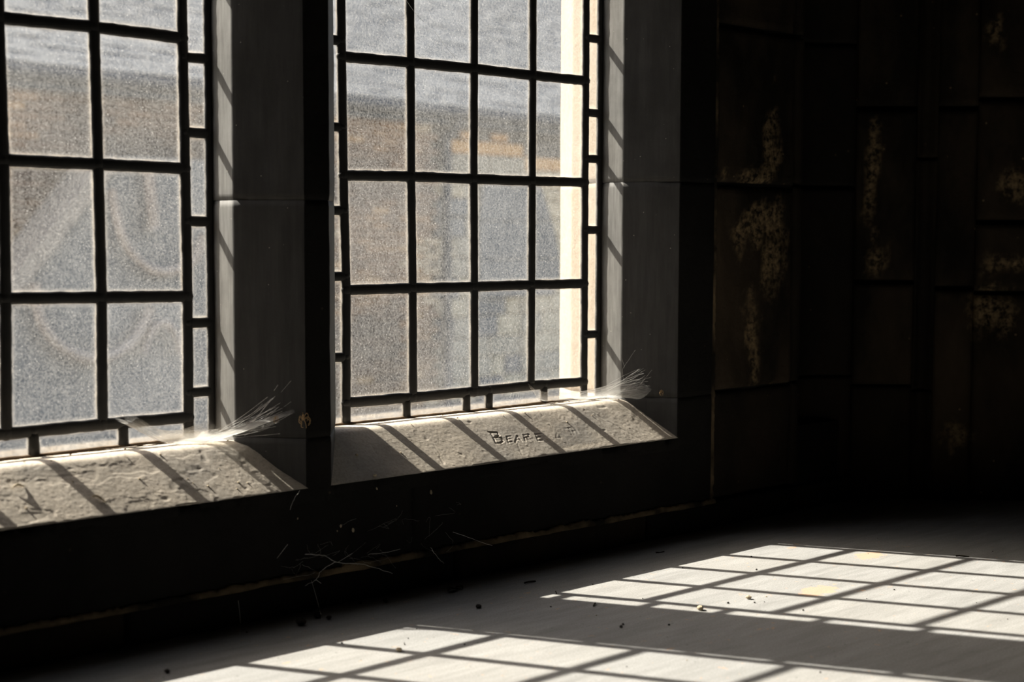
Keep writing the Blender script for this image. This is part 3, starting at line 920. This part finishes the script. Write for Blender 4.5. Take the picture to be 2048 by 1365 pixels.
# dried spiders caught in the web
def dead_spider(loc, s, label, rot=0.0):
    t = thing('dried_spider', loc, label, 'spider', 'dried spiders')
    L_ = Vector(loc)
    b = MB()
    for (o, r) in (((0, 0, 0), .0016), ((0, 0, .0024), .0011)):
        for i in range(6):
            ph = math.pi * i / 5
            for k_ in range(8):
                a = 2 * math.pi * k_ / 8
                b.v.append(tuple(L_ + Vector((o[0] + r * math.sin(ph) * math.cos(a), o[1] + r * .8 * math.sin(ph) * math.sin(a), o[2] + r * math.cos(ph))) * s))
        base = len(b.v) - 48
        for i in range(5):
            for k_ in range(8):
                b.f.append((base + i * 8 + k_, base + i * 8 + (k_ + 1) % 8, base + (i + 1) * 8 + (k_ + 1) % 8, base + (i + 1) * 8 + k_))
    b.obj('body', M_BUG, t, True)
    for k_ in range(8):
        a = math.pi * (k_ % 4) / 3.4 + (0 if k_ < 4 else math.pi) + rot
        p = [L_, L_ + Vector((math.cos(a) * .004, -.001, math.sin(a) * .004 + .001)) * s, L_ + Vector((math.cos(a) * .0055, -.002, math.sin(a) * .005 - .002)) * s, L_ + Vector((math.cos(a) * .003, -.0025, math.sin(a) * .003 - .0045)) * s]
        q = MB(); q.tube(smooth_path(p, 5), .0003 * s, 4)
        q.obj('leg', M_BUG, t, True)
dead_spider((-.1660, -.1335, .004), 1.7, 'tan curled dead spider on the mullion beside the thick cobweb')
dead_spider((-.194, -.108, .004), .8, 'small dried insect husk hanging in the thick cobweb', 1.0)
dead_spider((.5745, -.112, -.014), .9, 'small brown dried spider beside the thin right cobweb', .5)

# ------------------------------------------------------------------ crumbs, grit and twigs
def rock_mesh(name, seed, mat, sub=2):
    import bmesh
    bm = bmesh.new()
    bmesh.ops.create_icosphere(bm, subdivisions=sub, radius=1)
    for v_ in bm.verts:
        c_ = v_.co
        k_ = .62 + .75 * float(fbm(c_.x * 1.6 + 9, c_.y * 1.6, c_.z * 1.6 + seed * 3, seed, 3))
        v_.co = c_ * k_
        v_.co.z *= .78
    me = bpy.data.meshes.new(name)
    bm.to_mesh(me); bm.free()
    lo = min(v_.co.z for v_ in me.vertices)
    for v_ in me.vertices: v_.co.z -= lo
    me.materials.append(mat)
    return me
PALE = [rock_mesh('crumb', s_, M_CRUMB) for s_ in (1, 2, 3)]
DARK = [rock_mesh('crumb', s_, M_GRIT) for s_ in (4, 5, 6)]
def crumb(name, x, y, r, me, label, cat='crumb', group=None, z=FZ):
    o = bpy.data.objects.new(name, me)
    COL.objects.link(o)
    o.location = (x, y, z)
    o.scale = (r, r * .9, r * .85)
    o.rotation_euler = (0, 0, rr.uniform(0, 6))
    return tag(o, label, cat, group)
crumb('mortar_crumb', .2395, -.4896, .0052, PALE[0], 'largest tan mortar crumb, lying on the narrow sunlit strip', 'crumb')
crumb('mortar_crumb', .3369, -.4955, .0042, PALE[1], 'broken tan mortar crumb in the middle of the far sun patch', 'crumb')
crumb('mortar_crumb', -.1898, -.374, .0040, PALE[2], 'tan mortar crumb at a shadow bar of the near sun patch', 'crumb')
crumb('grit_lump', .0195, -.2808, .0042, DARK[0], 'dark grit lump on shaded floor between the two sun patches', 'grit')
crumb('grit_lump', -.213, -.1945, .0068, DARK[1], 'biggest dark lump by the wall behind the hanging thread', 'grit')
crumb('grit_lump', -.1756, -.1778, .0060, DARK[2], 'dark lump right of the biggest one at the wall foot', 'grit')
crumb('grit_lump', -.168, -.1935, .0040, DARK[0], 'small greyish lump in front of the wall foot lumps', 'grit')
crumb('grit_lump', -.058, -.1724, .0040, DARK[1], 'lone dark lump at the wall foot below the mullion', 'grit')
for (x, y, r) in ((-.0911, -.1578, .003), (.487, -.391, .0016), (.2957, -.4925, .0018), (.094, -.4793, .0024), (.1049, -.4726, .0018), (.1483, -.5144, .0016), (.3256, -.5152, .0014), (-.4458, -.2641, .0036)):
    crumb('grit_speck', x, y, r, DARK[rr.randint(0, 2)], 'tiny dark grit speck lying on the grey floor', 'grit', 'loose grit specks on the floor')
for k_ in range(46):
    x, y = rr.uniform(-.35, .95), rr.uniform(-.85, -.17)
    if k_ % 3: crumb('grit_speck', x, y, rr.uniform(.0006, .0015), DARK[rr.randint(0, 2)], 'tiny dark grit speck lying on the grey floor', 'grit', 'loose grit specks on the floor')
    else: crumb('plaster_speck', x, y, rr.uniform(.0006, .0013), PALE[rr.randint(0, 2)], 'tiny pale plaster speck lying on the grey floor', 'crumb', 'pale plaster specks on the floor')
def twig(x, y, L_, a, r, label):
    b = MB()
    p = [(x + math.cos(a) * L_ * t, y + math.sin(a) * L_ * t, FZ + r + .0012 * math.sin(3 * t + x * 50)) for t in (-.5, -.2, .15, .5)]
    b.tube(smooth_path(p, 4), r, 6)
    tag(b.obj('twig', M_TWIG, None, True), label, 'twig')
twig(.17, -.2223, .024, .1, .0014, 'dark curled twig at the left of the far sun patch top edge')
twig(.1485, -.3769, .012, .6, .0012, 'short black twig below the narrow sunlit strip')
twig(.1573, -.2909, .013, .9, .0008, 'thin twig at the left tip of the far sun patch')
twig(-.1646, -.3525, .010, 1.0, .0007, 'thin bent twig in the near sun patch')
twig(.4676, -.2102, .016, -.2, .0012, 'dark twig on shaded floor near the wall under right window')
twig(.8062, -.5524, .022, -.6, .0013, 'dark sliver on the floor beyond the far sun patch')
def leaf(x, y, s, a, mat, label, rise=.3):
    v, f = [], []
    for i in range(7):
        t = i / 6
        w = math.sin(math.pi * t) ** .8 * .42
        for j in (-1, 0, 1):
            lx, ly = (t - .5) * 2 * s, j * w * s
            z = FZ + .0008 + s * (rise * abs(j) * w + .12 * math.sin(t * 5))
            v.append((x + lx * math.cos(a) - ly * math.sin(a), y + lx * math.sin(a) + ly * math.cos(a), z + .12 * s))
    for i in range(6):
        for j in range(2): f.append((i * 3 + j, i * 3 + j + 1, i * 3 + j + 4, i * 3 + j + 3))
    o = mesh_obj('dry_leaf', v, f, mat, None, True)
    sm = o.modifiers.new('solid', 'SOLIDIFY'); sm.thickness = .0004
    return tag(o, label, 'leaf')
leaf(.0519, -.186, .014, .3, M_TWIG, 'dark crumpled dead leaf at the wall foot under right window', .6)
leaf(.070, -.180, .010, 1.4, M_TWIG, 'small curled dead leaf touching the dark crumpled one', .5)
# crumbs on the sills
def sill_z(y):
    return ZS if y > -.0569 else ZS + (ZSF - ZS) * (-.0569 - y) / (-.0569 - YW)
for k_ in range(46):
    if k_ < 24: x, y = rr.uniform(-.55, -.17), rr.uniform(-.125, -.02)
    else: x, y = rr.uniform(-.10, .56), rr.uniform(-.125, -.006)
    crumb('sill_crumb', x, y, rr.uniform(.0007, .0017), PALE[rr.randint(0, 2)], 'tiny pale crumb on the peeling left window sill' if k_ < 24 else 'tiny pale crumb on the carved right window sill', 'crumb', 'crumbs on the left sill' if k_ < 24 else 'crumbs on the right sill', sill_z(y))
crumb('sill_crumb', -.0447, -.131, .0030, PALE[1], 'pale crumb caught on the front edge of the carved sill', 'crumb', None, sill_z(-.131))
crumb('sill_crumb', -.052, -.098, .0024, PALE[2], 'pale crumb in the shadowed left corner of carved sill', 'crumb', None, sill_z(-.098))
for (x, y, a) in ((-.553, -.090, .3), (-.462, -.112, -.6)):
    b = MB()
    p = [(x + .018 * t * math.cos(a), y + .018 * t * math.sin(a) * .6, sill_z(y + .018 * t * math.sin(a) * .6) + .003 + .003 * math.sin(4 * t)) for t in (0, .25, .5, .75, 1)]
    b.tube(smooth_path(p, 4), [.0005 + .001 * math.sin(math.pi * i / 16) for i in range(17)], 5)
    tag(b.obj('paint_curl', M_CRUMB, None, True), 'curled paint flake on the peeling left sill' if a > 0 else 'bent pale straw on the peeling left sill', 'flake')
# flecks on the dark wall
for i, (x, z, r) in enumerate(((.053, -.1217, .0036), (-.0865, -.1588, .0034), (-.1068, -.1505, .0026), (-.0447, -.1053, .0022), (-.1127, -.1566, .0014), (-.0093, -.1346, .0013), (-.1773, -.1308, .0016))):
    o = bpy.data.objects.new('plaster_fleck', PALE[i % 3])
    COL.objects.link(o); o.location = (x, YW + .0004, z); o.scale = (r * .6, r, r * .5); o.rotation_euler = (math.pi / 2, rr.uniform(-.5, .5), 0)
    tag(o, 'pale plaster fleck sticking to the black wall below the sills', 'fleck', 'plaster flecks on the black wall')

# ------------------------------------------------------------------ the yard outside
O = Vector((6.4019, 9.9579, 0))
DV = Vector((math.cos(math.radians(7)), math.sin(math.radians(7)), 0))
NV = Vector((DV.y, -DV.x, 0))                 # towards our window
GZ = -1.55
def fp(u, z, off=0.0): return O + DV * u + NV * off + Vector((0, 0, z))
k = NT('yard_paving')
n = k.noise(3, 5, .6)
k.base(k.mix(n, (.20, .20, .19), (.30, .29, .27)), .9, .2)
k.bump(k.noise(25), .4, .01)
gd = MB().box(-30, 40, .35, 45, GZ - .3, GZ).obj('yard_ground', k.m)
tag(gd, 'pale grey paved yard outside the windows', 'ground', kind='structure')

def brick_mat():
    k = NT('old_brick')
    t = k.attr('tint')
    c = k.ramp(t, [(0.0, (.12, .085, .065)), (.25, (.20, .125, .085)), (.5, (.34, .18, .095)), (.72, (.54, .28, .12)), (.88, (.74, .41, .17)), (1.0, (.78, .55, .32))])
    n = k.noise(30, 4, .6)
    k.base(k.mix(k.math('MULTIPLY', n, .6), c, (.16, .14, .12)), .9, .2)
    k.bump(n, .6, .006)
    return k.m
M_BRICK = brick_mat()
def stone_mat(name, a, b, sc=6):
    k = NT(name)
    n = k.noise(sc, 5, .6)
    k.base(k.mix(n, a, b), .9, .2)
    k.bump(k.noise(sc * 4), .5, .008)
    return k.m
M_MORT2 = simple('grey_lime_mortar', (.13, .115, .10), .95, .1, .2, 15)
M_CREAM = stone_mat('sunlit_cream_ashlar', (.66, .50, .31), (.78, .62, .42))  # pale tone carries the sunlight on the wall beside the shadow
M_ORANGE = stone_mat('orange_ashlar', (.74, .37, .13), (.82, .47, .20))
M_BUFF = stone_mat('buff_rubble', (.42, .34, .24), (.62, .51, .37))
M_GREYST_SHADE = stone_mat('grey_stone_and_shadow', (.19, .185, .175), (.26, .255, .24))  # grey rubble stone, also the colour of the built shadow
M_SLATE = stone_mat('blue_grey_slate', (.135, .14, .14), (.20, .205, .205), 9)
M_FASC = simple('dark_blue_gutter_paint_and_eave_shadow', (.035, .045, .06), .5, .4, .2, 20)
M_RENDER = stone_mat('grey_cement_render', (.22, .21, .19), (.31, .30, .275), 3)
M_PALEPIPE = stone_mat('pale_painted_pipe', (.44, .34, .265), (.51, .41, .33), 8)
M_COPING = stone_mat('pale_coping', (.41, .335, .26), (.49, .41, .33), 6)

bld = thing('brick_building', fp(0, GZ), 'brick and stone outbuilding with grey slate roof across the yard', 'building')
# backing wall
MB().prism([(-6.5, GZ - .1), (9.5, GZ - .1), (9.5, 1.62), (-6.5, 1.62)], fp(0, 0, -.02), DV, (0, 0, 1), -NV * .4).obj('wall_backing', M_MORT2, bld)
# bricks, five tints of one shape
BW, BH, GP = .228, .066, .012
def brick_vf():
    w, h, d, e = BW / 2, BH / 2, .05, .006
    v = []
    for (a, dd) in ((1, -.04), (1, d - .006), (.95, d)):
        for sx, sz in ((-1, -1), (1, -1), (1, 1), (-1, 1)):
            v.append((sx * (w - (e if a < 1 else 0)), -dd, sz * (h - (e if a < 1 else 0))))
    f = []
    for r in range(2):
        for q in range(4):
            f.append((r * 4 + q, r * 4 + (q + 1) % 4, r * 4 + 4 + (q + 1) % 4, r * 4 + 4 + q))
    f.append((8, 9, 10, 11))
    return v, f
bv, bf = brick_vf()
rb = random.Random(21)
TINTS = [0.0, .15, .3, .42, .55, .7, .85, 1.0]
BM_ = []
for t in TINTS:
    me = bpy.data.meshes.new('brick')
    me.from_pydata(bv, [], bf)
    me.attributes.new('tint', 'FLOAT', 'POINT').data.foreach_set('value', np.full(len(bv), t, np.float32))
    me.materials.append(M_BRICK)
    BM_.append(me)
slots = []
row, z = 0, GZ + BH / 2
while z < 1.58:
    u = -5.6 + (0 if row % 2 else BW / 2 + GP / 2)
    while u < 2.05:
        # patches of warmer and darker brick
        t = float(fbm(u * .9 + 5, z * 1.3, 0, 77, 3)) * 1.15 - .16 + rb.uniform(-.12, .42) * (rb.random() ** 1.2)
        if u < -2.2 and z > -.4: t += .12
        if u > 1.5 and z < .2: t += .22
        slots.append((u, z, int(np.clip(round(np.clip(t, 0, 1) * 7), 0, 7))))
        u += BW + GP
    z += BH + GP
    row += 1
slots.sort(key=lambda s_: abs(s_[0] - .9) * (1.0 if s_[0] > .2 else 1.35) + abs(s_[1] - .3) * .8)
ang = math.radians(7)
rest_v, rest_f, rest_t = [], [], []
for i, (u, z, ti) in enumerate(slots):
    p = fp(u, z, rb.uniform(-.008, .012))
    if i < 300:
        o = bpy.data.objects.new('brick', BM_[ti])
        COL.objects.link(o)
        o.parent = bld
        o.location = p - Vector(bld.location)
        o.rotation_euler = (rb.uniform(-.03, .03), rb.uniform(-.015, .015), ang + rb.uniform(-.02, .02))
    else:
        o_ = len(rest_v)
        for (x, y, zz) in bv:
            q = p + DV * x - NV * y + Vector((0, 0, zz))
            rest_v.append(q); rest_t.append(TINTS[ti])
        rest_f += [tuple(a + o_ for a in q) for q in bf]
tag(mesh_obj('brickwork', rest_v, rest_f, M_BRICK, bld, False, None, {'tint': rest_t}), kind='stuff')
# ashlar to the right: orange lintel course, buff quoins, cream blocks with sunlight in their colour
def ashlar(u0, u1, z0, z1, mat, off=.05, nm='ashlar_block'):
    g, e = .006, .012
    a = [(u0 + g, z0 + g), (u1 - g, z0 + g), (u1 - g, z1 - g), (u0 + g, z1 - g)]
    b = [(u0 + g + e, z0 + g + e), (u1 - g - e, z0 + g + e), (u1 - g - e, z1 - g - e), (u0 + g + e, z1 - g - e)]
    v = [fp(*q, -.02) for q in a] + [fp(*q, off - .012) for q in a] + [fp(*q, off) for q in b]
    f = [(r * 4 + q, r * 4 + (q + 1) % 4, r * 4 + 4 + (q + 1) % 4, r * 4 + 4 + q) for r in range(2) for q in range(4)] + [(8, 9, 10, 11)]
    return mesh_obj(nm, v, f, mat, bld, False)
for (u0, u1) in ((2.22, 2.62), (2.62, 3.10), (3.10, 3.46)): ashlar(u0, u1, 1.14, 1.29, M_ORANGE)
for (u0, u1) in ((2.45, 2.62), (2.95, 3.22)): ashlar(u0, u1, 1.30, 1.39, M_ORANGE, .03)
for (u0, u1) in ((2.22, 2.90), (2.90, 3.50)): ashlar(u0, u1, .93, 1.14, M_BUFF)
for (u0, u1) in ((3.50, 3.95), (3.95, 4.5), (4.5, 5.2)): ashlar(u0, u1, 1.00, 1.16, M_ORANGE, .04)
for (u0, u1) in ((2.06, 2.42), (2.42, 2.80)): ashlar(u0, u1, .80, .93, M_BUFF)
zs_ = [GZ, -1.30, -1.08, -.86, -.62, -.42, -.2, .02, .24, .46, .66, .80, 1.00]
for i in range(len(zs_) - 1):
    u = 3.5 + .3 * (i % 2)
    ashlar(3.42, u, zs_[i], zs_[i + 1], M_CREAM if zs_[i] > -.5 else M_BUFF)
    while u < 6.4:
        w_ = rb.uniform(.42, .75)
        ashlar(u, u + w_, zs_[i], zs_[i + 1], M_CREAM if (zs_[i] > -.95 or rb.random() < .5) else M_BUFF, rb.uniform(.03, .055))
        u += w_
    # rubble quoins left of the shadow slabs
    if zs_[i] < .79:
        u = 2.06
        while u < 3.4:
            w_ = min(rb.uniform(.22, .5), 3.42 - u)
            ashlar(u, u + w_, zs_[i], zs_[i + 1], rb.choice([M_BUFF, M_BUFF, M_CREAM, M_GREYST_SHADE]) if u < 2.75 or zs_[i] < -.42 else M_BUFF, rb.uniform(.03, .06))
            u += w_
# shadow cast on this wall, built as grey stone slabs in three courses
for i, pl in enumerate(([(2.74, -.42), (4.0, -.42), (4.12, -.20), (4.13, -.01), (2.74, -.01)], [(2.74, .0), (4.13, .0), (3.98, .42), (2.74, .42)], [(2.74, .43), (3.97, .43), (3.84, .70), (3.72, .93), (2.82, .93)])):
    MB().prism(pl, fp(-.06, 0, .09), DV, (0, 0, 1), -NV * .12).obj('shadow_slab', M_GREYST_SHADE, bld)
# fascia, the eave shadow put into its dark band; gutter and down pipe
MB().prism([(-6.6, 1.42), (9.6, 1.42), (9.6, 1.60), (-6.6, 1.60)], fp(0, 0, .22), DV, (0, 0, 1), -NV * .26).obj('fascia', M_FASC, bld)
b = MB(); b.tube([fp(-6.6, 1.545, .30), fp(9.6, 1.545, .30)], .062, 10); b.obj('gutter', M_FASC, bld, True)
b = MB(); b.tube(smooth_path([fp(2.143, 1.5, .28), fp(2.143, 1.40, .24), fp(2.143, 1.30, .12), fp(2.143, 1.1, .10), fp(2.143, GZ, .10)], 5), .05, 10); dpipe = b.obj('down_pipe', M_FASC, bld, True)
for z in (1.05, .1, -.8):
    b = MB(); b.tube([fp(2.143, z, .10), fp(2.143, z + .05, .10)], .065, 10); b.obj('pipe_collar', M_FASC, dpipe, True)
# slate roof: overlapping courses, each a row of slates with uneven butts
PITCH = math.radians(36)
cs, sn = math.cos(PITCH), math.sin(PITCH)
roof = MB().prism([(.31, 1.585), (.31 - 4.5 * cs, 1.585 + 4.5 * sn), (-8.0, 1.585)], fp(-6.5, 0), -DV * 0 + NV, (0, 0, 1), DV * 16).obj('roof_deck', M_FASC, bld)
for i in range(30):
    s_ = i * .145 - .02
    b = MB()
    u = -6.6 - (.12 if i % 2 else 0)
    while u < 9.6:
        w_ = .25
        j = rb.uniform(-.010, .010); t_ = rb.uniform(.010, .022)
        lo_, hi_ = s_ + j, s_ + .20
        v = []
        for (ss, hh) in ((lo_, .012), (lo_, .012 + t_), (hi_, .004 + t_), (hi_, -.01)):
            for uu in (u + .003, u + w_ - .003):
                v.append(fp(uu, 1.60 + ss * sn + hh * cs, .30 - ss * cs + hh * sn))
        b.add(v, [(0, 1, 3, 2), (2, 3, 5, 4), (4, 5, 7, 6), (0, 2, 4, 6), (1, 7, 5, 3)])
        u += w_
    b.obj('slate_course', M_SLATE, roof, False)

# stair parapet at the left with a pale sloping coping
par = thing('stair_parapet', fp(-2, GZ, .5), 'grey rendered stair parapet with a pale sloping coping', 'wall')
MB().prism([(-3.42, GZ), (-3.30, -.30), (-2.30, .84), (-2.05, .90), (-.35, .90), (-.35, GZ)], fp(0, 0, .50), DV, (0, 0, 1), -NV * .3).obj('rendered_wall', M_RENDER, par)
MB().prism([(-3.36, -.30), (-2.36, .83), (-2.24, .90), (-2.16, .82), (-2.25, .77), (-3.24, -.36)], fp(0, 0, .56), DV, (0, 0, 1), -NV * .42).obj('coping', M_COPING, par)
def hoop(pts, r, label):
    b = MB(); b.tube(smooth_path([fp(u, z, .60) for u, z in pts], 8), r, 8)
    tag(b.obj('curved_pipe', M_PALEPIPE, None, True), label, 'pipe', 'pale curved pipes on the stair parapet')
hoop([(-2.30, .62), (-2.281, .50), (-2.238, .315), (-2.147, .133), (-1.947, -.021), (-1.724, -.045), (-1.50, .05), (-1.40, .25)], .040, 'pale curved pipe hanging in the upper loop on the parapet')
hoop([(-3.0, -.12), (-2.996, -.248), (-2.944, -.444), (-2.774, -.629), (-2.483, -.738), (-2.201, -.67), (-2.029, -.506), (-1.953, -.343)], .045, 'pale curved pipe hanging in the lower loop on the parapet')
hoop([(-2.02, -.72), (-1.957, -.58), (-1.866, -.484), (-1.767, -.497), (-1.698, -.593), (-1.66, -.75)], .035, 'small pale pipe bend right of the lower loop')
hoop([(-1.95, .86), (-1.93, .6), (-1.90, .30)], .05, 'short upright pale pipe above the upper loop')
